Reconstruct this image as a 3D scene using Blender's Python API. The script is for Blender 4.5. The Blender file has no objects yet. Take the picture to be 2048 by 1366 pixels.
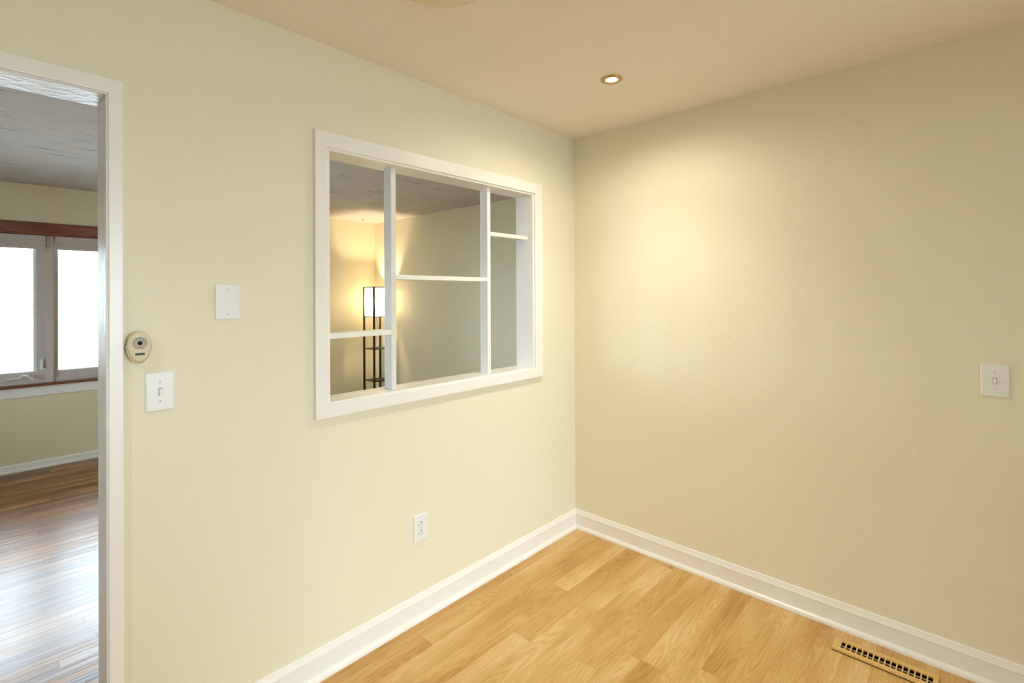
import bpy, bmesh, math, random
from mathutils import Matrix, Vector
random.seed(4)
S = bpy.context.scene
COL = S.collection
PI = math.pi

# ------------------------------------------------------------------ camera
cam_d = bpy.data.cameras.new('camera')
cam = bpy.data.objects.new('camera', cam_d); COL.objects.link(cam)
R_ = Vector((0.67945178, -0.73370447, -0.00479869))
U_ = Vector((7.29367e-4, -5.86481e-3, 0.99998254))
F_ = Vector((0.7337198, 0.67944342, 0.00344972))
M = Matrix(((R_.x, U_.x, -F_.x, -2.57283), (R_.y, U_.y, -F_.y, -1.84593), (R_.z, U_.z, -F_.z, 1.46295), (0, 0, 0, 1)))
cam.matrix_world = M
cam_d.sensor_width = 36.0
cam_d.lens = 36.0 * 994.817 / 2048
cam_d.shift_y = -(683 - 585.1) / 2048
cam_d.clip_start = 0.02
S.camera = cam

# ------------------------------------------------------------------ world: bright overcast sky
W = bpy.data.worlds.new('sky'); S.world = W; W.use_nodes = True
bg = W.node_tree.nodes['Background']
bg.inputs[0].default_value = (0.73, 0.88, 1.0, 1)
bg.inputs[1].default_value = 18.8

# ------------------------------------------------------------------ exposure
S.view_settings.view_transform = 'Standard'
S.view_settings.look = 'None'
S.view_settings.gamma = 1.0
S.view_settings.use_curve_mapping = False
S.view_settings.exposure = 0.16
DOWNLIGHT_W = 50.0
KITCHEN_W = 58.0
LAMP_W = 50.0

def portal(name, loc, rot, sx, sy):
    l = bpy.data.lights.new(name, 'AREA'); l.shape = 'RECTANGLE'; l.size = sx; l.size_y = sy
    l.cycles.is_portal = True
    o = bpy.data.objects.new(name, l); o.location = loc; o.rotation_euler = rot; COL.objects.link(o)
    return o
# daylight enters through the living room window and the patio door behind the camera
portal('daylight_portal', (-1.55, 4.16, 1.36), (-PI/2, 0, 0), 2.5, 1.3)
portal('daylight_portal', (-1.70, -5.62, 1.05), (PI/2, 0, 0), 1.9, 2.1)
portal('daylight_portal', (-4.72, 2.2, 1.35), (0, PI/2, 0), 1.5, 1.3)

# ------------------------------------------------------------------ materials
def mat(name, col=(0.8, 0.8, 0.8), rough=0.5, metal=0.0, spec=0.5, bump=None, coat=0.0):
    m = bpy.data.materials.new(name); m.use_nodes = True
    nt = m.node_tree; b = nt.nodes['Principled BSDF']
    b.inputs['Base Color'].default_value = (*col, 1)
    b.inputs['Roughness'].default_value = rough
    b.inputs['Metallic'].default_value = metal
    b.inputs['Specular IOR Level'].default_value = spec
    b.inputs['Coat Weight'].default_value = coat
    if bump:
        scale, dist, strength = bump[:3]
        sc = bump[3] if len(bump) > 3 else (1, 1, 1)
        g = nt.nodes.new('ShaderNodeNewGeometry')
        mp = nt.nodes.new('ShaderNodeMapping'); mp.inputs['Scale'].default_value = sc
        n = nt.nodes.new('ShaderNodeTexNoise'); n.inputs['Scale'].default_value = scale; n.inputs['Detail'].default_value = 4
        bp = nt.nodes.new('ShaderNodeBump'); bp.inputs['Distance'].default_value = dist; bp.inputs['Strength'].default_value = strength
        nt.links.new(g.outputs['Position'], mp.inputs[0]); nt.links.new(mp.outputs[0], n.inputs['Vector'])
        nt.links.new(n.outputs['Fac'], bp.inputs['Height']); nt.links.new(bp.outputs[0], b.inputs['Normal'])
    return m

class NT:
    """small helper for building node maths"""
    def __init__(s, m): s.nt = m.node_tree
    def node(s, t, **kw):
        n = s.nt.nodes.new(t)
        for k, v in kw.items(): setattr(n, k, v)
        return n
    def put(s, sock, v):
        if isinstance(v, bpy.types.NodeSocket): s.nt.links.new(v, sock)
        else: sock.default_value = v
    def m(s, op, a, b=0.0, c=0.0):
        n = s.node('ShaderNodeMath', operation=op)
        s.put(n.inputs[0], a); s.put(n.inputs[1], b); s.put(n.inputs[2], c)
        return n.outputs[0]
    def xyz(s, x, y, z=0.0):
        n = s.node('ShaderNodeCombineXYZ'); s.put(n.inputs[0], x); s.put(n.inputs[1], y); s.put(n.inputs[2], z); return n.outputs[0]
    def noise(s, v, scale=1.0, detail=3.0, rough=0.5, dist=0.0):
        n = s.node('ShaderNodeTexNoise'); s.put(n.inputs['Vector'], v); n.inputs['Scale'].default_value = scale
        n.inputs['Detail'].default_value = detail; n.inputs['Roughness'].default_value = rough; n.inputs['Distortion'].default_value = dist
        return n.outputs['Fac']
    def white(s, v):
        n = s.node('ShaderNodeTexWhiteNoise', noise_dimensions='2D'); s.put(n.inputs['Vector'], v); return n.outputs['Value']
    def ramp(s, f, stops):
        n = s.node('ShaderNodeValToRGB'); s.put(n.inputs[0], f); e = n.color_ramp.elements
        while len(e) < len(stops): e.new(0.5)
        for k, (p, c) in enumerate(stops): e[k].position = p; e[k].color = (*c, 1)
        return n.outputs[0]
    def mix(s, f, a, b, mode='MIX'):
        n = s.node('ShaderNodeMix', data_type='RGBA', blend_type=mode)
        s.put(n.inputs[0], f); s.put(n.inputs[6], a if isinstance(a, bpy.types.NodeSocket) else (*a, 1)); s.put(n.inputs[7], b if isinstance(b, bpy.types.NodeSocket) else (*b, 1))
        return n.outputs[2]

def lin(r, g, b):
    f = lambda c: (c/255/12.92) if c/255 <= 0.04045 else ((c/255+0.055)/1.055)**2.4
    return (f(r), f(g), f(b))

def wood_floor(name, width, length, stops, rough, gap, gapcol, grain, knots, bumpd, x0=0.0, y0=0.0, seed=0.0, spec=0.5, tone=0.42, ringf=85.0):
    m = bpy.data.materials.new(name); m.use_nodes = True; t = NT(m); b = m.node_tree.nodes['Principled BSDF']
    g = t.node('ShaderNodeNewGeometry'); sp = t.node('ShaderNodeSeparateXYZ'); t.nt.links.new(g.outputs['Position'], sp.inputs[0])
    X = t.m('ADD', sp.outputs[0], x0); Y = t.m('ADD', sp.outputs[1], y0)
    ry = t.m('DIVIDE', Y, width); row = t.m('FLOOR', ry); fy = t.m('FRACT', ry)
    off = t.m('MULTIPLY', t.white(t.xyz(row, 7.3 + seed)), length)
    rx = t.m('DIVIDE', t.m('ADD', X, off), length); colm = t.m('FLOOR', rx); fx = t.m('FRACT', rx)
    r1 = t.white(t.xyz(row, colm)); r2 = t.white(t.xyz(t.m('ADD', row, 31.7), t.m('ADD', colm, 5.1)))
    # growth-ring contours: sine of a slow noise stretched along the board
    vx = t.m('ADD', t.m('MULTIPLY', X, 1.0), t.m('MULTIPLY', r1, 37)); vy = t.m('ADD', t.m('MULTIPLY', Y, 11.0), t.m('MULTIPLY', r2, 53))
    n1 = t.noise(t.xyz(vx, vy), 1.0, 2.0, 0.45, 0.25)
    ring = t.m('MULTIPLY_ADD', t.m('SINE', t.m('MULTIPLY', n1, ringf)), 0.5, 0.5)
    n2 = t.noise(t.xyz(t.m('MULTIPLY', vx, 3.0), t.m('MULTIPLY', vy, 12.0)), 1.0, 4.0, 0.6)
    n3 = t.noise(t.xyz(t.m('MULTIPLY', vx, 1.1), t.m('MULTIPLY', vy, 0.45)), 1.3, 2.0, 0.5)
    f = t.m('ADD', t.m('MULTIPLY', r1, tone), t.m('ADD', t.m('MULTIPLY', t.m('SUBTRACT', ring, 0.5), grain), t.m('ADD', t.m('MULTIPLY', t.m('SUBTRACT', n2, 0.5), 0.55), t.m('MULTIPLY', t.m('SUBTRACT', n3, 0.5), 1.5))))
    f = t.m('ADD', f, 0.49 - tone/2)
    col = t.ramp(f, stops)
    if knots:
        v = t.node('ShaderNodeTexVoronoi', feature='F1'); t.put(v.inputs['Vector'], t.xyz(t.m('MULTIPLY', X, 2.2), t.m('MULTIPLY', Y, 6.0))); v.inputs['Scale'].default_value = 1.0
        k = t.m('SUBTRACT', 1.0, t.m('SMOOTH_MIN', t.m('DIVIDE', v.outputs['Distance'], 0.11), 1.0, 0.2))
        sel = t.m('GREATER_THAN', t.node('ShaderNodeSeparateColor').outputs[0], -1)
        s2 = t.nt.nodes[-1]
        sc = t.node('ShaderNodeSeparateColor'); t.nt.links.new(v.outputs['Color'], sc.inputs[0])
        sel = t.m('GREATER_THAN', sc.outputs[0], 0.55)
        col = t.mix(t.m('MULTIPLY', t.m('MULTIPLY', k, sel), 0.65), col, knots)
    # seams
    ey = t.m('MINIMUM', fy, t.m('SUBTRACT', 1.0, fy)); ex = t.m('MINIMUM', fx, t.m('SUBTRACT', 1.0, fx))
    gy = t.m('LESS_THAN', ey, gap / width); gx = t.m('LESS_THAN', ex, gap / length)
    seam = t.m('MAXIMUM', gy, gx)
    col = t.mix(t.m('MULTIPLY', seam, gapcol[3]), col, gapcol[:3])
    t.put(b.inputs['Base Color'], col)
    b.inputs['Roughness'].default_value = rough; b.inputs['Specular IOR Level'].default_value = spec
    hgt = t.m('ADD', t.m('SUBTRACT', t.m('MULTIPLY', n2, 0.3), seam), t.m('MULTIPLY', t.noise(t.xyz(t.m('MULTIPLY', X, 2.0), t.m('MULTIPLY', Y, 30.0)), 1.0, 2.0), bumpd[1]))
    if bumpd[0] > 0:
        tilt = t.m('MULTIPLY', fy, t.m('MULTIPLY', t.m('SUBTRACT', r2, 0.5), bumpd[2]))
        bp = t.node('ShaderNodeBump'); t.put(bp.inputs['Height'], t.m('ADD', hgt, tilt)); bp.inputs['Distance'].default_value = bumpd[0]; bp.inputs['Strength'].default_value = 1.0
        t.nt.links.new(bp.outputs[0], b.inputs['Normal'])
    return m

PAINT = lin(238, 231, 207)
PAINT2 = lin(233, 223, 190)
M_wall = mat('yellow_wall_paint', PAINT, 0.55, bump=(65.0, 0.0016, 0.6))
M_wall2 = mat('yellow_living_wall_paint', PAINT2, 0.6, bump=(70.0, 0.0012, 0.4))
M_plain = mat('plain_wall_paint', PAINT, 0.7)
M_white = mat('white_trim_paint', lin(246, 243, 238), 0.28, bump=(26.0, 0.0007, 0.30, (1, 1, 1)))
M_jamb = mat('glossy_white_trim_paint', lin(232, 230, 226), 0.33, bump=(55.0, 0.0030, 1.0))
M_plastic = mat('white_switch_plastic', lin(240, 240, 238), 0.28)
M_screw = mat('white_screw_paint', lin(222, 220, 216), 0.35)
M_slot = mat('recessed_switch_grey', lin(190, 188, 184), 0.5)
M_dark = mat('dark_slot', (0.012, 0.011, 0.010), 0.7)
M_duct_gap = mat('duct_metal_and_gap_shade', (0.02, 0.017, 0.014), 0.6, metal=0.2)  # duct metal, also used for the painted shade under the register plate
M_damper = mat('damper_metal', (0.62, 0.50, 0.36), 0.5)
M_cream = mat('cream_remote_plastic', lin(222, 211, 178), 0.38)
M_grey = mat('grey_remote_button', lin(170, 162, 150), 0.5)
M_black = mat('black_gloss_plastic', (0.01, 0.01, 0.011), 0.35, spec=0.25)
M_brass = mat('satin_brass', lin(196, 172, 112), 0.25, metal=0.9)
M_espresso = mat('espresso_lamp_wood', lin(30, 16, 12), 0.4)
M_vinyl = mat('grey_white_window_vinyl', lin(202, 191, 185), 0.4)
M_blind = mat('pleated_shade_fabric', lin(205, 194, 186), 0.8)
M_metalw = mat('white_painted_metal', lin(230, 230, 226), 0.3)
M_cover = mat('beige_ceiling_cover_paint', lin(240, 230, 204), 0.6)
M_hook = mat('brass_hook_metal', lin(120, 100, 70), 0.4, metal=0.8)
M_cord = mat('dark_cord', (0.03, 0.02, 0.015), 0.6)

# ceilings: plaster with trowel strokes
def ceiling_mat(name, col, stroke, dist, stroke_dark=None):
    m = mat(name, col, 0.75); t = NT(m); b = m.node_tree.nodes['Principled BSDF']
    g = t.node('ShaderNodeNewGeometry'); sp = t.node('ShaderNodeSeparateXYZ'); t.nt.links.new(g.outputs['Position'], sp.inputs[0])
    X, Y = sp.outputs[0], sp.outputs[1]
    n1 = t.noise(t.xyz(t.m('MULTIPLY', X, stroke[0]), t.m('MULTIPLY', Y, stroke[1])), 1.0, 5.0, 0.6, 0.6)
    n2 = t.noise(t.xyz(X, Y), 40.0, 3.0, 0.6)
    mask = t.noise(t.xyz(t.m('MULTIPLY', X, 1.0), t.m('MULTIPLY', Y, 2.4)), 1.2, 2.0)
    msk = t.m('MULTIPLY', t.m('MAXIMUM', t.m('SUBTRACT', mask, 0.42), 0.0), 6.0)
    h = t.m('ADD', t.m('MULTIPLY', t.m('MAXIMUM', t.m('SUBTRACT', n1, 0.55), 0.0), msk), t.m('MULTIPLY', n2, 0.12))
    bp = t.node('ShaderNodeBump'); t.put(bp.inputs['Height'], h); bp.inputs['Distance'].default_value = dist; bp.inputs['Strength'].default_value = 1.0
    t.nt.links.new(bp.outputs[0], b.inputs['Normal'])
    if stroke_dark:
        k = t.m('MULTIPLY', t.m('MULTIPLY', t.m('MAXIMUM', t.m('SUBTRACT', n1, 0.56), 0.0), msk), stroke_dark)  # base colour made darker along the strokes
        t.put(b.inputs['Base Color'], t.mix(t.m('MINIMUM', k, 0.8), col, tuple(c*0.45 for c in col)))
    return m
M_ceil = ceiling_mat('cream_plaster_ceiling', lin(247, 239, 226), (14, 14), 0.004)
M_ceil2 = ceiling_mat('troweled_living_ceiling', lin(200, 191, 182), (5, 34), 0.010, stroke_dark=11.0)

M_lam = wood_floor('honey_maple_laminate', 0.0975, 1.25,
    [(0.0, lin(178, 128, 66)), (0.3, lin(200, 153, 88)), (0.6, lin(214, 173, 110)), (1.0, lin(232, 199, 146))],
    0.42, 0.0006, (*lin(170, 120, 62), 0.18), 0.21, lin(160, 104, 44), (0.0003, 0.0, 0.0), x0=0.403, y0=0.67, spec=0.35, tone=0.22, ringf=150.0)
M_oak = wood_floor('glossy_strip_hardwood', 0.057, 0.95,
    [(0.0, lin(84, 48, 22)), (0.35, lin(118, 72, 36)), (0.65, lin(150, 100, 52)), (1.0, lin(180, 134, 76))],
    0.30, 0.0011, (*lin(50, 30, 20), 0.8), 0.14, None, (0.0013, 0.9, 1.3), seed=3.0, spec=0.36)

def red_wood(name, cols, axis_scale):
    m = mat(name, cols[0], 0.28, spec=0.6); t = NT(m); b = m.node_tree.nodes['Principled BSDF']
    g = t.node('ShaderNodeNewGeometry'); mp = t.node('ShaderNodeMapping'); mp.inputs['Scale'].default_value = axis_scale
    t.nt.links.new(g.outputs['Position'], mp.inputs[0])
    n = t.noise(mp.outputs[0], 1.0, 4.0, 0.6, 0.4)
    t.put(b.inputs['Base Color'], t.ramp(n, [(0.3, cols[0]), (0.7, cols[1])]))
    return m
M_header = red_wood('reddish_brown_stained_wood', (lin(92, 42, 16), lin(150, 78, 36)), (2.5, 60, 60))
M_regwood = red_wood('light_maple_register_wood', (lin(214, 170, 96), lin(232, 194, 122)), (60, 4, 60))

# glazing: clear pane with a fresnel reflection
M_glass = bpy.data.materials.new('window_glass'); M_glass.use_nodes = True
t = NT(M_glass); nt = M_glass.node_tree; nt.nodes.remove(nt.nodes['Principled BSDF'])
tr = t.node('ShaderNodeBsdfTransparent'); gl = t.node('ShaderNodeBsdfGlossy'); gl.inputs['Roughness'].default_value = 0.0
fr = t.node('ShaderNodeFresnel'); fr.inputs[0].default_value = 1.45; mx = t.node('ShaderNodeMixShader')
tr.inputs[0].default_value = (0.95, 0.97, 0.97, 1)
nt.links.new(fr.outputs[0], mx.inputs[0]); nt.links.new(tr.outputs[0], mx.inputs[1]); nt.links.new(gl.outputs[0], mx.inputs[2])
nt.links.new(mx.outputs[0], nt.nodes['Material Output'].inputs[0])

# lamp shade: thin white paper, lets the bulb's light through
M_shade = bpy.data.materials.new('white_paper_shade'); M_shade.use_nodes = True
t = NT(M_shade); nt = M_shade.node_tree; nt.nodes.remove(nt.nodes['Principled BSDF'])
df = t.node('ShaderNodeBsdfDiffuse'); df.inputs[0].default_value = (0.9, 0.88, 0.82, 1)
tl = t.node('ShaderNodeBsdfTranslucent'); tl.inputs[0].default_value = (0.95, 0.9, 0.8, 1)
mx = t.node('ShaderNodeMixShader'); mx.inputs[0].default_value = 0.55
nt.links.new(df.outputs[0], mx.inputs[1]); nt.links.new(tl.outputs[0], mx.inputs[2]); nt.links.new(mx.outputs[0], nt.nodes['Material Output'].inputs[0])

def emis(name, col, s):
    m = bpy.data.materials.new(name); m.use_nodes = True; b = m.node_tree.nodes['Principled BSDF']
    b.inputs['Base Color'].default_value = (*col, 1); b.inputs['Emission Color'].default_value = (*col, 1); b.inputs['Emission Strength'].default_value = s
    return m
M_bulb = emis('lit_bulb', (1.0, 0.90, 0.70), 30.0)

# ------------------------------------------------------------------ mesh helpers
def obj(name, bm, m, parent=None, smooth=False, loc=(0, 0, 0)):
    bmesh.ops.recalc_face_normals(bm, faces=bm.faces)
    me = bpy.data.meshes.new(name); bm.to_mesh(me); bm.free()
    if smooth:
        for p in me.polygons: p.use_smooth = True
    me.materials.append(m)
    o = bpy.data.objects.new(name, me); o.location = loc; COL.objects.link(o)
    if parent: o.parent = parent
    return o
def thing(name, label=None, cat=None, loc=(0, 0, 0), rz=0.0, group=None, kind=None):
    o = bpy.data.objects.new(name, None); o.empty_display_size = 0.05; o.location = loc; o.rotation_euler = (0, 0, rz); COL.objects.link(o)
    return tag(o, label, cat, group, kind)
def tag(o, label=None, cat=None, group=None, kind=None):
    if label: o['label'] = label
    if cat: o['category'] = cat
    if group: o['group'] = group
    if kind: o['kind'] = kind
    return o
def box(bm, x0, x1, y0, y1, z0, z1, bev=0.0, seg=2):
    v = [bm.verts.new((x, y, z)) for x in (x0, x1) for y in (y0, y1) for z in (z0, z1)]
    f = [(0, 1, 3, 2), (4, 6, 7, 5), (0, 4, 5, 1), (2, 3, 7, 6), (0, 2, 6, 4), (1, 5, 7, 3)]
    fs = [bm.faces.new([v[i] for i in q]) for q in f]
    if bev > 0:
        es = list({e for q in fs for e in q.edges})
        bmesh.ops.bevel(bm, geom=es, offset=bev, segments=seg, profile=0.5, affect='EDGES')
    return bm
def B(*a, bev=0.0, seg=2):
    return box(bmesh.new(), *a, bev=bev, seg=seg)
def slab(axis, lo, hi, u0, u1, v0, v1, holes=()):
    """slab perpendicular to axis (0,1,2) with rectangular holes (u0,u1,v0,v1); one closed mesh"""
    us = sorted({u0, u1, *[h[0] for h in holes], *[h[1] for h in holes]}); vs = sorted({v0, v1, *[h[2] for h in holes], *[h[3] for h in holes]})
    us = [u for u in us if u0 <= u <= u1]; vs = [v for v in vs if v0 <= v <= v1]
    bm = bmesh.new(); cache = {}
    def P(w, u, v):
        k = (w, u, v)
        if k not in cache:
            co = [0, 0, 0]; o = [i for i in range(3) if i != axis]; co[axis] = w; co[o[0]] = u; co[o[1]] = v
            cache[k] = bm.verts.new(co)
        return cache[k]
    solid = {}
    for i in range(len(us)-1):
        for j in range(len(vs)-1):
            cu, cv = (us[i]+us[i+1])/2, (vs[j]+vs[j+1])/2
            solid[i, j] = not any(h[0] < cu < h[1] and h[2] < cv < h[3] for h in holes)
    for (i, j), s in solid.items():
        if not s: continue
        a, b, c, d = us[i], us[i+1], vs[j], vs[j+1]
        for w in (lo, hi): bm.faces.new([P(w, a, c), P(w, b, c), P(w, b, d), P(w, a, d)])
        for di, dj, (p, q) in ((-1, 0, ((a, c), (a, d))), (1, 0, ((b, c), (b, d))), (0, -1, ((a, c), (b, c))), (0, 1, ((a, d), (b, d)))):
            if not solid.get((i+di, j+dj), False):
                bm.faces.new([P(lo, *p), P(hi, *p), P(hi, *q), P(lo, *q)])
    return bm
def prism(pts, d0, d1, axis='y'):
    """extrude a 2-D polygon: axis y -> pts are (x,z); axis x -> (y,z); axis z -> (x,y)"""
    bm = bmesh.new()
    mk = {'y': lambda p, d: (p[0], d, p[1]), 'x': lambda p, d: (d, p[0], p[1]), 'z': lambda p, d: (p[0], p[1], d)}[axis]
    a = [bm.verts.new(mk(p, d0)) for p in pts]; b = [bm.verts.new(mk(p, d1)) for p in pts]
    bm.faces.new(a); bm.faces.new(b[::-1]); n = len(pts)
    for i in range(n): bm.faces.new([a[i], a[(i+1) % n], b[(i+1) % n], b[i]])
    return bm
def sweep(prof, ends):
    """loft a closed profile [(d,z)] between end functions f(d,z)->xyz"""
    bm = bmesh.new(); rings = [[bm.verts.new(f(d, z)) for d, z in prof] for f in ends]
    n = len(prof)
    for a, b in zip(rings, rings[1:]):
        for i in range(n): bm.faces.new([a[i], a[(i+1) % n], b[(i+1) % n], b[i]])
    bm.faces.new(rings[0]); bm.faces.new(rings[-1][::-1])
    return bm
def lathe(prof, n=40, axis=2, bm=None, c=(0, 0, 0)):
    bm = bm or bmesh.new(); rings = []
    for r, h in prof:
        if r < 1e-6:
            co = [0, 0, 0]; co[axis] = h; rings.append([bm.verts.new(Vector(co)+Vector(c))])
        else:
            o = [i for i in range(3) if i != axis]; ring = []
            for k in range(n):
                co = [0, 0, 0]; co[axis] = h; co[o[0]] = r*math.cos(2*PI*k/n); co[o[1]] = r*math.sin(2*PI*k/n)
                ring.append(bm.verts.new(Vector(co)+Vector(c)))
            rings.append(ring)
    for a, b in zip(rings, rings[1:]):
        for k in range(n):
            k2 = (k+1) % n
            if len(a) == 1 and len(b) == 1: continue
            if len(a) == 1: bm.faces.new([a[0], b[k], b[k2]])
            elif len(b) == 1: bm.faces.new([a[k], b[0], a[k2]])
            else: bm.faces.new([a[k], b[k], b[k2], a[k2]])
    return bm
def tube(pts, r, n=8, bm=None):
    bm = bm or bmesh.new(); rings = []
    for i, p in enumerate(pts):
        p = Vector(p); d = (Vector(pts[min(i+1, len(pts)-1)]) - Vector(pts[max(i-1, 0)])).normalized()
        u = d.cross(Vector((0.3, 0.2, 1)) if abs(d.z) < 0.9 else Vector((1, 0, 0))).normalized(); v = d.cross(u)
        rings.append([bm.verts.new(p + r*(math.cos(2*PI*k/n)*u + math.sin(2*PI*k/n)*v)) for k in range(n)])
    for a, b in zip(rings, rings[1:]):
        for k in range(n): bm.faces.new([a[k], a[(k+1) % n], b[(k+1) % n], b[k]])
    bm.faces.new(rings[0][::-1]); bm.faces.new(rings[-1])
    return bm
def merge(*bms):
    out = bms[0]
    for b in bms[1:]:
        me = bpy.data.meshes.new('tmp'); b.to_mesh(me); b.free(); out.from_mesh(me); bpy.data.meshes.remove(me)
    return out

# ------------------------------------------------------------------ room shell
XL, YB, H1 = -4.6, -5.5, 2.44          # near room reaches
YF, XG, H2 = 4.007, 1.057, 2.414       # living room far wall, right wall, ceiling
TW = 0.115
REG = (-0.178, -0.104, -1.732, -1.424)
obj('floor', slab(2, -0.10, 0.0, XL, 0.0, YB, 0.0575, [REG]), M_lam)['kind'] = 'structure'
obj('floor_living', B(XL, XG, 0.0575, YF, -0.10, 0.0), M_oak)['kind'] = 'structure'
obj('ceiling', B(XL, 0.12, YB, 0.0, H1, H1+0.1), M_ceil)['kind'] = 'structure'
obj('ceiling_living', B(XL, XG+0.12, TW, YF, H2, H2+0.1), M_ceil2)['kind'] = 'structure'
DOOR = (-3.15, -2.298, -0.1, 2.066)
OPEN = (-1.652, -0.393, 1.028, 2.046)
obj('wall_left', slab(1, 0.0, TW, XL, XG, 0.0, 2.54, [DOOR, OPEN]), M_wall)['kind'] = 'structure'
obj('wall_right', B(0.0, 0.12, YB, 0.0, -0.1, 2.44), M_wall)['kind'] = 'structure'
PAT = (-2.65, -0.75, 0.0, 2.08)
obj('wall_back', slab(1, YB-0.14, YB, XL, 0.12, -0.1, 2.54, [PAT]), M_plain)['kind'] = 'structure'
obj('wall_low_blocker', B(XL, -2.05, -2.60, -2.45, 0.0, 1.0), M_plain)['kind'] = 'structure'  # added unseen half-wall, blocks patio daylight low on the left wall
obj('wall_tall_blocker', B(-0.70, 0.0, -3.30, -3.18, 0.0, H1), M_plain)['kind'] = 'structure'  # added unseen stub wall, keeps patio daylight off the right wall
SIDE = (1.6, 2.8, 0.7, 2.05)
obj('wall_side', slab(0, XL-0.12, XL, YB-0.14, YF+0.16, -0.1, 2.54, [SIDE]), M_plain)['kind'] = 'structure'
WIN = (-2.80, -0.30, 0.722, 2.0)
obj('wall_far', slab(1, YF, YF+0.16, XL, XG+0.12, -0.1, 2.514, [WIN]), M_wall2)['kind'] = 'structure'
obj('wall_living', B(XG, XG+0.12, 0.0, YF, -0.1, 2.414), M_wall2)['kind'] = 'structure'

# ------------------------------------------------------------------ baseboards
BP = [(0, 0.018), (0.0125, 0.018), (0.0125, 0.083), (0.0142, 0.085), (0.0142, 0.0875), (0.0115, 0.0885), (0.0110, 0.091), (0.0085, 0.098), (0.0065, 0.104), (0.0060, 0.108), (0.0035, 0.1115), (0.0, 0.112)]
SH = [(0.0, 0.0), (0.028, 0.0)] + [(0.0125+0.0155*math.cos(a), 0.003+0.018*math.sin(a)) for a in [k*PI/2/7 for k in range(8)]] + [(0.0, 0.021)]
bl = obj('baseboard_left', sweep(BP, [lambda d, z: (-2.276, -d, z), lambda d, z: (-d, -d, z)]), M_white); bl['kind'] = 'structure'
obj('shoe_molding', sweep(SH, [lambda d, z: (-2.276, -d, z), lambda d, z: (-d, -d, z)]), M_white, bl)
br = obj('baseboard_right', sweep(BP, [lambda d, z: (-d, -3.18, z), lambda d, z: (-d, -d, z)]), M_white); br['kind'] = 'structure'
obj('shoe_molding', sweep(SH, [lambda d, z: (-d, -3.18, z), lambda d, z: (-d, -d, z)]), M_white, br)
LP = [(0, 0.0), (0.022, 0.0), (0.022, 0.012), (0.014, 0.022), (0.012, 0.045), (0.012, 0.056), (0.006, 0.064), (0, 0.067)]
bf = obj('baseboard_far', sweep(LP, [lambda d, z: (XL, YF-d, z), lambda d, z: (XG-d, YF-d, z)]), M_white); bf['kind'] = 'structure'
bg_ = obj('baseboard_living', sweep(LP, [lambda d, z: (XG-d, TW, z), lambda d, z: (XG-d, YF-d, z)]), M_white); bg_['kind'] = 'structure'

# ------------------------------------------------------------------ casings and linings
def casing(parent, out, inn, y0, y1, bottom=True):
    """mitred frame boards between the outer and inner rectangles (x0,x1,z0,z1)"""
    X0, X1, Z0, Z1 = out; x0, x1, z0, z1 = inn
    quads = [[(X0, Z1), (X1, Z1), (x1, z1), (x0, z1)], [(X1, Z1), (X1, Z0), (x1, z0), (x1, z1)], [(X0, Z0), (X0, Z1), (x0, z1), (x0, z0)]]
    if bottom: quads.append([(X0, Z0), (x0, z0), (x1, z0), (X1, Z0)])
    for q in quads:
        bm = prism(q, y0, y1, 'y')
        bmesh.ops.recalc_face_normals(bm, faces=bm.faces)
        face = y0 if y0 < 0 else y1
        es = [e for e in bm.edges if all(abs(v.co.y-face) < 1e-6 for v in e.verts) and (abs(e.verts[0].co.x-e.verts[1].co.x) < 1e-6 or abs(e.verts[0].co.z-e.verts[1].co.z) < 1e-6)]
        bmesh.ops.bevel(bm, geom=es, offset=0.003, segments=3, profile=0.5, affect='EDGES')
        obj('casing_board', bm, M_white, parent)
def lining(parent, hole, clear, y0, y1, m, bottom=True):
    a, b, c, d = hole; x0, x1, z0, z1 = clear
    obj('jamb_board', B(a, x0, y0, y1, z0 if bottom else 0.0, z1, bev=0.0015), m, parent)
    obj('jamb_board', B(x1, b, y0, y1, z0 if bottom else 0.0, z1, bev=0.0015), m, parent)
    obj('head_board', B(a, b, y0, y1, z1, d, bev=0.0015), m, parent)
    if bottom: obj('sill_board', B(a, b, y0, y1, c, z0, bev=0.0015), m, parent)
t1 = thing('trim_1', kind='structure', loc=(-2.72, 0, 0)); t1.location = (0, 0, 0)
lining(t1, DOOR, (-3.13, -2.316, 0.0, 2.046), -0.012, 0.127, M_jamb, bottom=False)
casing(t1, (-3.175, -2.276, 0.0, 2.095), (-3.135, -2.311, 0.0, 2.052), -0.018, 0.0, bottom=False)
casing(t1, (-3.175, -2.276, 0.0, 2.095), (-3.135, -2.311, 0.0, 2.052), TW, TW+0.016, bottom=False)
t2 = thing('trim_2', kind='structure')
lining(t2, OPEN, (-1.632, -0.413, 1.046, 2.027), -0.008, 0.120, M_white)
casing(t2, (-1.695, -0.336, 0.9876, 2.0985), (-1.646, -0.400, 1.039, 2.037), -0.018, 0.0)
casing(t2, (-1.695, -0.336, 0.9876, 2.0985), (-1.646, -0.400, 1.039, 2.037), TW, TW+0.016)

dv = thing('room_divider', 'white open lattice of two posts and three small shelves filling the wall pass-through', 'divider', (0, 0, 0))
ya, yb = 0.030, 0.086
for x0, x1 in ((-1.3285, -1.303), (-0.7365, -0.7125)):
    obj('post', B(x0, x1, ya, yb, 1.046, 2.027, bev=0.0018), M_jamb if x0 < -1 else M_white, dv)
for x0, x1, z0, z1 in ((-1.632, -1.3285, 1.288, 1.311), (-1.303, -0.7365, 1.531, 1.552), (-0.7125, -0.413, 1.775, 1.796)):
    obj('shelf', B(x0, x1, ya, yb, z0, z1, bev=0.0015), M_white, dv)

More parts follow.
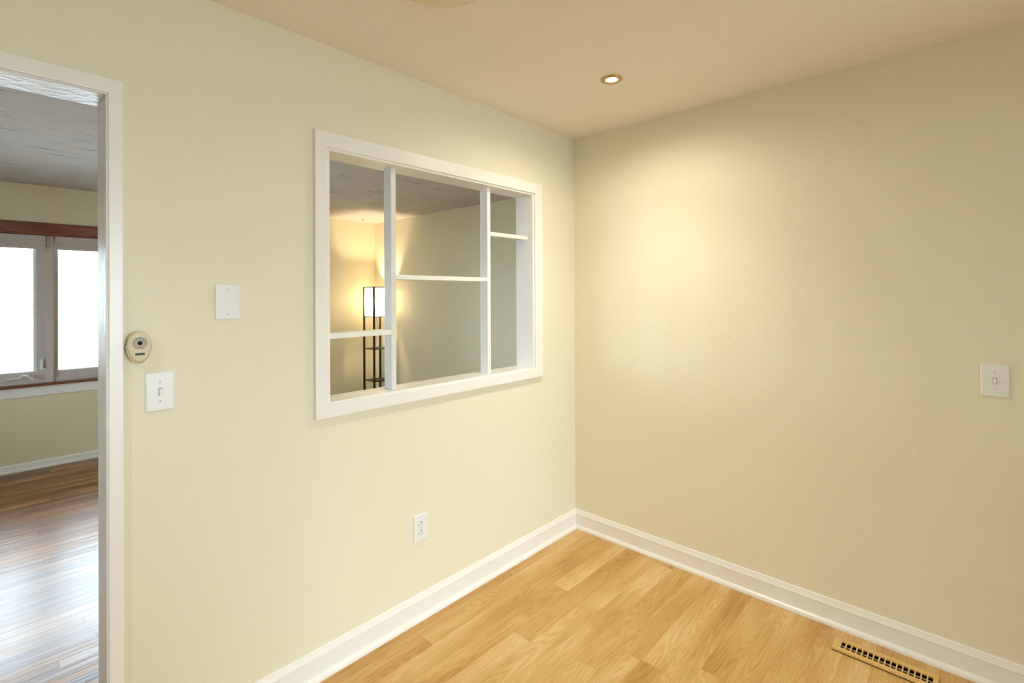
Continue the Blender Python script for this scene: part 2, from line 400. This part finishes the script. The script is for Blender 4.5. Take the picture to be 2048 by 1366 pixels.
# ------------------------------------------------------------------ living room window
w1 = thing('window_1', kind='structure')
Y0 = 4.035
FR = slab(1, Y0, Y0+0.09, WIN[0], WIN[1], WIN[2], WIN[3], [(-2.765, -2.157, 0.760, 1.965), (-2.100, -0.965, 0.760, 1.965), (-0.905, -0.335, 0.760, 1.965)])
obj('window_frame', FR, M_vinyl, w1)
for x0, x1 in ((-2.765, -2.157), (-0.905, -0.335)):
    s = obj('sash', slab(1, Y0+0.005, Y0+0.065, x0, x1, 0.760, 1.965, [(x0+0.058, x1-0.058, 0.818, 1.907)]), M_vinyl, w1)
    obj('glazing_bead', slab(1, Y0+0.018, Y0+0.045, x0+0.058, x1-0.058, 0.818, 1.907, [(x0+0.066, x1-0.076, 0.826, 1.899)]), M_metalw, s)
    obj('glass_pane', B(x0+0.064, x1-0.064, Y0+0.046, Y0+0.052, 0.824, 1.901), M_glass, s)
s = obj('fixed_light', slab(1, Y0+0.012, Y0+0.060, -2.100, -0.965, 0.760, 1.965, [(-2.082, -0.983, 0.808, 1.940)]), M_vinyl, w1)
obj('glazing_bead', slab(1, Y0+0.022, Y0+0.045, -2.082, -0.983, 0.808, 1.940, [(-2.074, -0.991, 0.818, 1.932)]), M_metalw, s)
obj('glass_pane', B(-2.080, -0.985, Y0+0.046, Y0+0.052, 0.810, 1.938), M_glass, s)
for x in (-2.130, -0.935):
    obj('mullion', B(x-0.024, x+0.024, Y0-0.014, Y0, 0.722, 2.0, bev=0.003), M_vinyl, w1)
# header board, wood stool and apron
hd = obj('header_board', B(-2.92, -0.18, 3.982, YF, 2.003, 2.094, bev=0.002), M_header, w1)
obj('header_lip', B(-2.94, -0.16, 3.972, 4.034, 1.988, 2.003, bev=0.004), M_header, hd)
st = obj('window_stool', B(-2.94, -0.16, 3.958, Y0, 0.702, 0.722, bev=0.004, seg=3), M_header, w1)
obj('stool_bead', B(-2.90, -0.20, 3.972, YF, 0.690, 0.702, bev=0.003), M_white, w1)
obj('apron', B(-2.88, -0.22, 3.992, YF, 0.618, 0.690, bev=0.003), M_white, w1)
# casement hardware
ck = obj('crank_handle', merge(B(-2.395, -2.300, Y0-0.018, Y0, 0.768, 0.782, bev=0.004), tube([(-2.318, Y0-0.020, 0.782), (-2.300, Y0-0.035, 0.800), (-2.270, Y0-0.038, 0.790), (-2.245, Y0-0.036, 0.768)], 0.008), lathe([(0, -0.008), (0.010, -0.006), (0.011, 0.004), (0, 0.008)], 12, 1, c=(-2.243, Y0-0.040, 0.768))), M_metalw, w1, smooth=False)
lk = obj('sash_lock', merge(B(-2.190, -2.172, Y0-0.010, Y0+0.005, 0.835, 0.925, bev=0.003), B(-2.186, -2.176, Y0-0.024, Y0-0.008, 0.842, 0.900, bev=0.003), tube([(-2.180, Y0-0.020, 0.848), (-2.168, Y0-0.026, 0.838), (-2.156, Y0-0.028, 0.842)], 0.005)), M_metalw, w1)

# pleated shades pulled up to the top of each window section
def shade(x0, x1, label):
    r = thing('window_shade', label, 'shade', ((x0+x1)/2, 4.01, 1.985), group='raised window shades'); w = (x1-x0)/2
    obj('head_rail', B(-w, w, -0.018, 0.018, -0.030, 0.0, bev=0.002), M_blind, r)
    pr = [(-0.016, -0.030), (0.016, -0.030)]; z = -0.030; right = []; left = []
    for k in range(3):
        right += [(0.019, z-0.011), (0.012, z-0.022)]; left += [(-0.019, z-0.011), (-0.012, z-0.022)]; z -= 0.022
    obj('pleats', prism(pr + right + left[::-1], -w, w, 'x'), M_blind, r)
    obj('bottom_rail', B(-w, w, -0.018, 0.018, z-0.020, z, bev=0.003), M_blind, r)
shade(-2.757, -2.160, 'raised pleated shade above the left window sash with the crank')
shade(-2.098, -0.965, 'raised pleated shade above the right pane beside the door jamb')

# patio door behind the camera, source of the dining area's daylight
d1 = thing('door_1', kind='structure')
obj('door_frame', slab(1, YB-0.13, YB-0.01, PAT[0], PAT[1], PAT[2], PAT[3], [(-2.59, -1.72, 0.08, 2.02), (-1.68, -0.81, 0.08, 2.02)]), M_white, d1)
for a, b in ((-2.59, -1.72), (-1.68, -0.81)):
    obj('glass_pane', B(a, b, YB-0.075, YB-0.069, 0.08, 2.02), M_glass, d1)
w2 = thing('window_2', kind='structure')
obj('window_frame', slab(0, XL-0.10, XL-0.01, SIDE[0], SIDE[1], SIDE[2], SIDE[3], [(1.66, 2.17, 0.76, 1.99), (2.23, 2.74, 0.76, 1.99)]), M_vinyl, w2)
for a, b in ((1.66, 2.17), (2.23, 2.74)):
    obj('glass_pane', B(XL-0.06, XL-0.054, a, b, 0.76, 1.99), M_glass, w2)
# grey concrete ground outdoors, darkened to bounce less light into the rooms
obj('ground', slab(2, -0.30, -0.25, -30, 30, -30, 30, [(XL-0.12, XG+0.12, YB-0.14, YF+0.16)]), mat('concrete_ground', (0.34, 0.34, 0.34), 0.9))['kind'] = 'structure'

# ------------------------------------------------------------------ wall plates
def rrect(w, h, r, n=5):
    pts = []
    for cx, cy, a0 in ((w/2-r, h/2-r, 0), (-w/2+r, h/2-r, PI/2), (-w/2+r, -h/2+r, PI), (w/2-r, -h/2+r, 1.5*PI)):
        pts += [(cx+r*math.cos(a0+PI/2*k/n), cy+r*math.sin(a0+PI/2*k/n)) for k in range(n+1)]
    return pts
def loft(rings):
    """rings: list of (points_xz, y)"""
    bm = bmesh.new(); R = [[bm.verts.new((x, y, z)) for x, z in p] for p, y in rings]; n = len(R[0])
    for a, b in zip(R, R[1:]):
        for i in range(n): bm.faces.new([a[i], a[(i+1) % n], b[(i+1) % n], b[i]])
    bm.faces.new(R[0]); bm.faces.new(R[-1][::-1])
    return bm
def plate_bm(w, h, t=0.006):
    """softly rounded plate lying in xz, facing -y, back at y=0"""
    R = [(rrect(w, h, 0.003), 0.0), (rrect(w, h, 0.003), -0.0016)]
    for k in range(1, 6):
        a = PI/2*k/5; e = 0.0045*(1-math.cos(a))
        R.append((rrect(w-2*e, h-2*e, 0.003), -0.0016-(t-0.0016)*math.sin(a)))
    return loft(R)
def screw(parent, z, t=0.006):
    s = obj('screw', lathe([(0, 0), (0.0034, 0), (0.0031, -0.0013), (0, -0.0018)], 20, 1, c=(0, -t, z)), M_screw, parent, smooth=False)
    obj('screw_slot', B(-0.0005, 0.0005, -t-0.0020, -t-0.0012, z-0.0026, z+0.0026), M_slot, s)
def switch(loc, rz, label):
    r = thing('light_switch', label, 'light switch', loc, rz, 'toggle light switches')
    obj('cover_plate', plate_bm(0.076, 0.120), M_plastic, r)
    obj('toggle_slot', B(-0.0054, 0.0054, -0.0066, -0.0055, -0.0124, 0.0124, bev=0.0003), M_slot, r)
    bm = prism([(-0.003, -0.0115), (-0.003, 0.0045), (-0.0105, 0.0085), (-0.0185, -0.0065), (-0.0165, -0.0110)], -0.0038, 0.0038, 'x')
    bmesh.ops.bevel(bm, geom=list(bm.edges), offset=0.0009, segments=2, affect='EDGES')
    obj('toggle', bm, M_plastic, r)
    for z in (0.030, -0.030): screw(r, z)
    return r
switch((-2.1845, 0, 1.168), 0, 'white toggle light switch beside the doorway, below the oval fan remote')
switch((0, -1.904, 1.1335), -PI/2, 'white toggle light switch alone on the right-hand wall')
bp_ = thing('blank_wall_plate', 'blank white wall plate with two screws, left of the pass-through', 'wall plate', (-1.994, 0, 1.442))
obj('cover_plate', plate_bm(0.076, 0.120), M_plastic, bp_)
for z in (0.042, -0.042): screw(bp_, z)

ou = thing('power_outlet', 'white duplex power outlet low on the wall below the pass-through', 'outlet', (-1.1995, 0, 0.4065))
rx, rz_ = 0.0172, 0.0145
obj('cover_plate', plate_bm(0.0765, 0.121), M_plastic, ou)
for zc in (0.0195, -0.0195):
    pts = []
    for k in range(40):
        a = 2*PI*k/40; x = rx*math.cos(a); z = rx*math.sin(a); z = max(-rz_, min(rz_, z)); pts.append((x, zc+z))
    q = []
    for p in pts:
        if not q or (abs(p[0]-q[-1][0])+abs(p[1]-q[-1][1])) > 1e-5: q.append(p)
    f = obj('socket_face', prism(q, -0.0085, -0.006, 'y'), M_plastic, ou)
    obj('face_gap', prism([(x*1.05, zc+(z-zc)*1.06) for x, z in q], -0.0064, -0.0059, 'y'), M_screw, f)
    obj('prong_slot', merge(B(-0.0078, -0.0058, -0.0089, -0.0080, zc-0.0085, zc+0.0000), B(0.0058, 0.0078, -0.0089, -0.0080, zc-0.0085, zc-0.0005)), mat('shadowed_prong_slot', (0.10, 0.10, 0.10), 0.8), f)
    obj('ground_hole', lathe([(0, -0.0090), (0.0030, -0.0089), (0.0030, -0.0080), (0, -0.0080)], 16, 1, c=(0, 0, zc+0.0070)), M_dark, f)
screw(ou, 0.0)

# ------------------------------------------------------------------ oval ceiling-fan remote in its wall holder
def egg(n, w, h, zc=0.0):
    pts = []
    for k in range(n):
        a = 2*PI*k/n; c, s = math.cos(a), math.sin(a)
        ww = w*(1.0 if s > 0 else (1.0 - 0.16*(s*s)*(1-abs(c)*0.3)))
        hh = h*(0.86 if s > 0 else 1.14)
        pts.append((ww*c, zc+hh*s))
    return pts
rm = thing('fan_remote', 'oval cream remote with round button pad in wall holder by the doorway', 'remote control', (-2.240, 0, 1.3175))
EN = 64
ew, eh = 0.0300, 0.0480
hold = []
for (sc, y) in ((0.90, 0.0), (0.93, -0.012), (1.03, -0.014), (1.05, -0.020)):
    hold.append(([(x*sc, min(z*sc, 0.0) if z < 0.0 else 0.0) for x, z in egg(EN, ew, eh)], y))
bm = loft([([(x*0.86, z*0.86) for x, z in egg(EN, ew, eh)], 0.0), ([(x*0.90, z*0.90) for x, z in egg(EN, ew, eh)], -0.014)])
# cupped rim around the lower half
rim_o = [(x*1.055, z*1.055) for x, z in egg(EN, ew, eh) if z <= 0.001]; rim_i = [(x*1.0, z*1.0) for x, z in egg(EN, ew, eh) if z <= 0.001]
rim_o.sort(key=lambda p: math.atan2(p[1], p[0]) if p[0] > 0 or p[1] < 0 else -PI); rim_i.sort(key=lambda p: math.atan2(p[1], p[0]) if p[0] > 0 or p[1] < 0 else -PI)
poly = rim_o + rim_i[::-1]
bm2 = prism(poly, -0.026, -0.010, 'y')
obj('wall_holder', merge(bm, bm2), M_cream, rm)
body = obj('remote_body', loft([([(x*s, z*s) for x, z in egg(EN, ew, eh)], y) for s, y in ((0.95, -0.0145), (0.995, -0.018), (0.995, -0.024), (0.96, -0.0280), (0.88, -0.0305), (0.76, -0.0318))]), M_cream, rm, smooth=True)
cz = 0.0055; yf = -0.0318
def sector(a0, a1, r0, r1, n=10):
    p = [(r1*math.cos(a), cz+1.02*r1*math.sin(a)) for a in [a0+(a1-a0)*k/n for k in range(n+1)]]
    q = [(r0*math.cos(a), cz+1.02*r0*math.sin(a)) for a in [a1+(a0-a1)*k/n for k in range(n+1)]]
    return p+q
for k in range(4):
    a = PI/2*k; hw = PI/4*(1.08 if k % 2 else 0.86)
    bt = obj('button', prism(sector(a-hw, a+hw, 0.0078, 0.0185), yf-0.0012, yf+0.001, 'y'), M_grey, body)
    cx_, cz_ = 0.0132*math.cos(a), cz+0.0132*math.sin(a)
    obj('button_mark', B(cx_-0.0018, cx_+0.0018, yf-0.0014, yf-0.0011, cz_-0.0006, cz_+0.0006), mat('faint_button_print', lin(130, 122, 112), 0.6), bt)
obj('center_button', lathe([(0, yf-0.0036), (0.003, yf-0.0033), (0.0055, yf-0.0018), (0.0062, yf)], 28, 1, c=(0, 0, cz)), M_black, body, smooth=True)
obj('button_ring', lathe([(0.0064, yf), (0.0066, yf-0.0014), (0.0075, yf-0.0012), (0.0077, yf)], 28, 1, c=(0, 0, cz)), M_cream, body)
lb = obj('name_strip', B(-0.0115, 0.0115, yf-0.0006, yf+0.0035, -0.0305, -0.0235), M_black, body)
mk = bmesh.new()
for k in range(7):
    x = -0.0082 + k*0.0026; box(mk, x, x+0.0016, yf-0.0009, yf-0.0006, -0.0276, -0.0262)
obj('strip_print', mk, mat('faint_grey_print', lin(120, 112, 100), 0.5), lb)

# ------------------------------------------------------------------ recessed downlight
dl = thing('recessed_downlight', 'small lit brass-rimmed recessed downlight in the cream ceiling', 'ceiling light', (-0.603, -0.646, H1))
obj('trim_ring', lathe([(0.049, 0.0), (0.0495, -0.0015), (0.047, -0.0045), (0.040, -0.0050), (0.0345, -0.0035), (0.0325, -0.0020), (0.0325, 0.0)], 56), M_brass, dl, smooth=True)
obj('inner_ring', lathe([(0.0325, -0.0005), (0.0320, -0.0045), (0.0290, -0.0050), (0.0285, -0.0005)], 48), M_brass, dl, smooth=True)
obj('bulb', lathe([(0.0285, -0.0008), (0.026, -0.0030), (0.018, -0.0050), (0, -0.0058)], 40), M_bulb, dl, smooth=True)
def spot(name, loc, parent, power, size, blend, col, rot=(0, 0, 0), rad=0.028):
    l = bpy.data.lights.new(name, 'SPOT'); l.energy = power; l.spot_size = size; l.spot_blend = blend; l.color = col; l.shadow_soft_size = rad
    o = bpy.data.objects.new(name, l); o.location = loc; o.rotation_euler = rot; COL.objects.link(o)
    if parent: o.parent = parent
    return o
spot('downlight_beam', (0, 0, -0.012), dl, DOWNLIGHT_W, math.radians(108), 1.0, (1.0, 0.92, 0.75))
spot('downlight_spill', (0, 0, -0.014), dl, DOWNLIGHT_W*0.44, math.radians(170), 0.7, (1.0, 0.90, 0.70))

# the same kind of light out of frame over the kitchen side (casts the remote's shadow)
spot('kitchen_downlight_beam', (-3.35, -0.85, H1-0.012), None, KITCHEN_W, math.radians(135), 1.0, (0.96, 0.985, 1.0))

cv = thing('ceiling_cover_plate', 'round shallow beige cover plate at the top edge of the ceiling view', 'cover plate', (-1.612, -0.66, H1))
obj('cover_disc', lathe([(0.172, 0.0), (0.172, -0.003), (0.165, -0.009), (0.12, -0.014), (0.0, -0.016)], 64), M_cover, cv, smooth=True)
obj('center_nut', lathe([(0.012, -0.014), (0.012, -0.020), (0.0, -0.023)], 20), M_brass, cv)

# ------------------------------------------------------------------ floor register
rg = thing('floor_register', 'slotted light wood floor register along the right wall baseboard', 'vent', (-0.141, -1.578, 0))
L0, W0 = 0.166, 0.047
slots = []
for k in range(16):
    y = L0 - 0.027 - k*0.0184
    slots.append((-0.0225, 0.0225, y-0.0138, y))
bm = slab(2, 0.0045, 0.0100, -W0, W0, -L0, L0, slots)
es = [e for e in bm.edges if all(abs(v.co.z-0.0100) < 1e-6 for v in e.verts) and (all(abs(abs(v.co.x)-W0) < 1e-6 for v in e.verts) or all(abs(abs(v.co.y)-L0) < 1e-6 for v in e.verts))]
bmesh.ops.bevel(bm, geom=es, offset=0.002, segments=2, affect='EDGES')
obj('slotted_plate', bm, M_regwood, rg)
bm = slab(2, -0.050, 0.0045, -0.0365, 0.0365, -0.153, 0.153, [(-0.0350, 0.0350, -0.1515, 0.1515)])
obj('duct_box', merge(bm, B(-0.0365, 0.0365, -0.153, 0.153, -0.054, -0.050)), M_duct_gap, rg)
obj('gap_shade_strip', slab(2, 0.0, 0.0045, -W0+0.002, W0-0.002, -L0+0.002, L0-0.002, [(-0.0365, 0.0365, -0.153, 0.153)]), M_duct_gap, rg)  # near-black strip painted in as the shadow gap below the raised plate
obj('damper_bar', B(0.0005, 0.0060, -0.150, 0.150, -0.001, 0.003), M_damper, rg)

# ------------------------------------------------------------------ hook in the living room ceiling
hk = bmesh.new()
pts = [(0, 0, 0), (0, 0, -0.012)] + [(0.010*math.sin(a), 0, -0.024+0.010*math.cos(a)) for a in [k*PI*1.5/10 for k in range(11)]]
hook = obj('ceiling_hook', merge(tube(pts, 0.0022), lathe([(0, 0), (0.008, 0), (0.007, -0.004), (0, -0.005)], 16)), M_hook, loc=(0.700, 3.70, H2))
tag(hook, 'small metal hook in the living room ceiling above the floor lamp', 'hook')

# ------------------------------------------------------------------ shelf floor lamp
fx, fy, s = 0.758, 3.55, 0.228
lp = thing('floor_lamp', 'lit dark-framed shelf floor lamp with square white shade in living room corner', 'lamp', (fx+s/2, fy+s/2, 0))
hs = s/2; pw = 0.0105
for ax in (-1, 1):
    for ay in (-1, 1):
        obj('post', B(ax*hs-pw, ax*hs+pw, ay*hs-pw, ay*hs+pw, 0, 1.563, bev=0.0015), M_espresso, lp)
def frame(z0, z1, name, w=0.006):
    obj(name, slab(2, z0, z1, -hs, hs, -hs, hs, [(-hs+w*2, hs-w*2, -hs+w*2, hs-w*2)]), M_espresso, lp)
frame(1.553, 1.565, 'top_frame'); frame(1.186, 1.196, 'shade_frame')
for z in (0.795, 0.398, 0.06):
    obj('shelf', B(-hs, hs, -hs, hs, z-0.010, z, bev=0.001), M_espresso, lp)
q = hs - 0.004
sb = bmesh.new(); ring = [[sb.verts.new((x, y, z)) for x, y in ((-q, -q), (q, -q), (q, q), (-q, q))] for z in (1.196, 1.552)]
for k in range(4): sb.faces.new([ring[0][k], ring[0][(k+1) % 4], ring[1][(k+1) % 4], ring[1][k]])
sh = obj('lamp_shade', sb, M_shade, lp)
obj('socket_bar', merge(B(-hs, hs, -0.006, 0.006, 1.188, 1.195), lathe([(0, 0), (0.018, 0), (0.018, 0.05), (0, 0.05)], 20, 2, c=(0, 0, 1.195))), M_espresso, lp)
obj('bulb', lathe([(0, 1.245), (0.014, 1.248), (0.018, 1.27), (0.030, 1.30), (0.032, 1.32), (0.022, 1.345), (0, 1.352)], 24), M_bulb, lp, smooth=True)
obj('pull_chain', tube([(0.03, -0.02, 1.188), (0.033, -0.02, 1.14), (0.040, -0.02, 1.06)], 0.0018, 6), M_hook, lp)
obj('power_cord', tube([(0.0, 0.02, 1.19), (0.05, 0.06, 1.05), (0.085, 0.07, 0.93), (0.122, 0.11, 0.82), (0.126, 0.126, 0.5), (0.126, 0.126, 0.01)], 0.0028, 6), M_cord, lp)
l = bpy.data.lights.new('lamp_bulb_light', 'POINT'); l.energy = LAMP_W; l.color = (1.0, 0.83, 0.56); l.shadow_soft_size = 0.035
lo = bpy.data.objects.new('lamp_bulb_light', l); lo.location = (0, 0, 1.375); lo.parent = lp; COL.objects.link(lo)
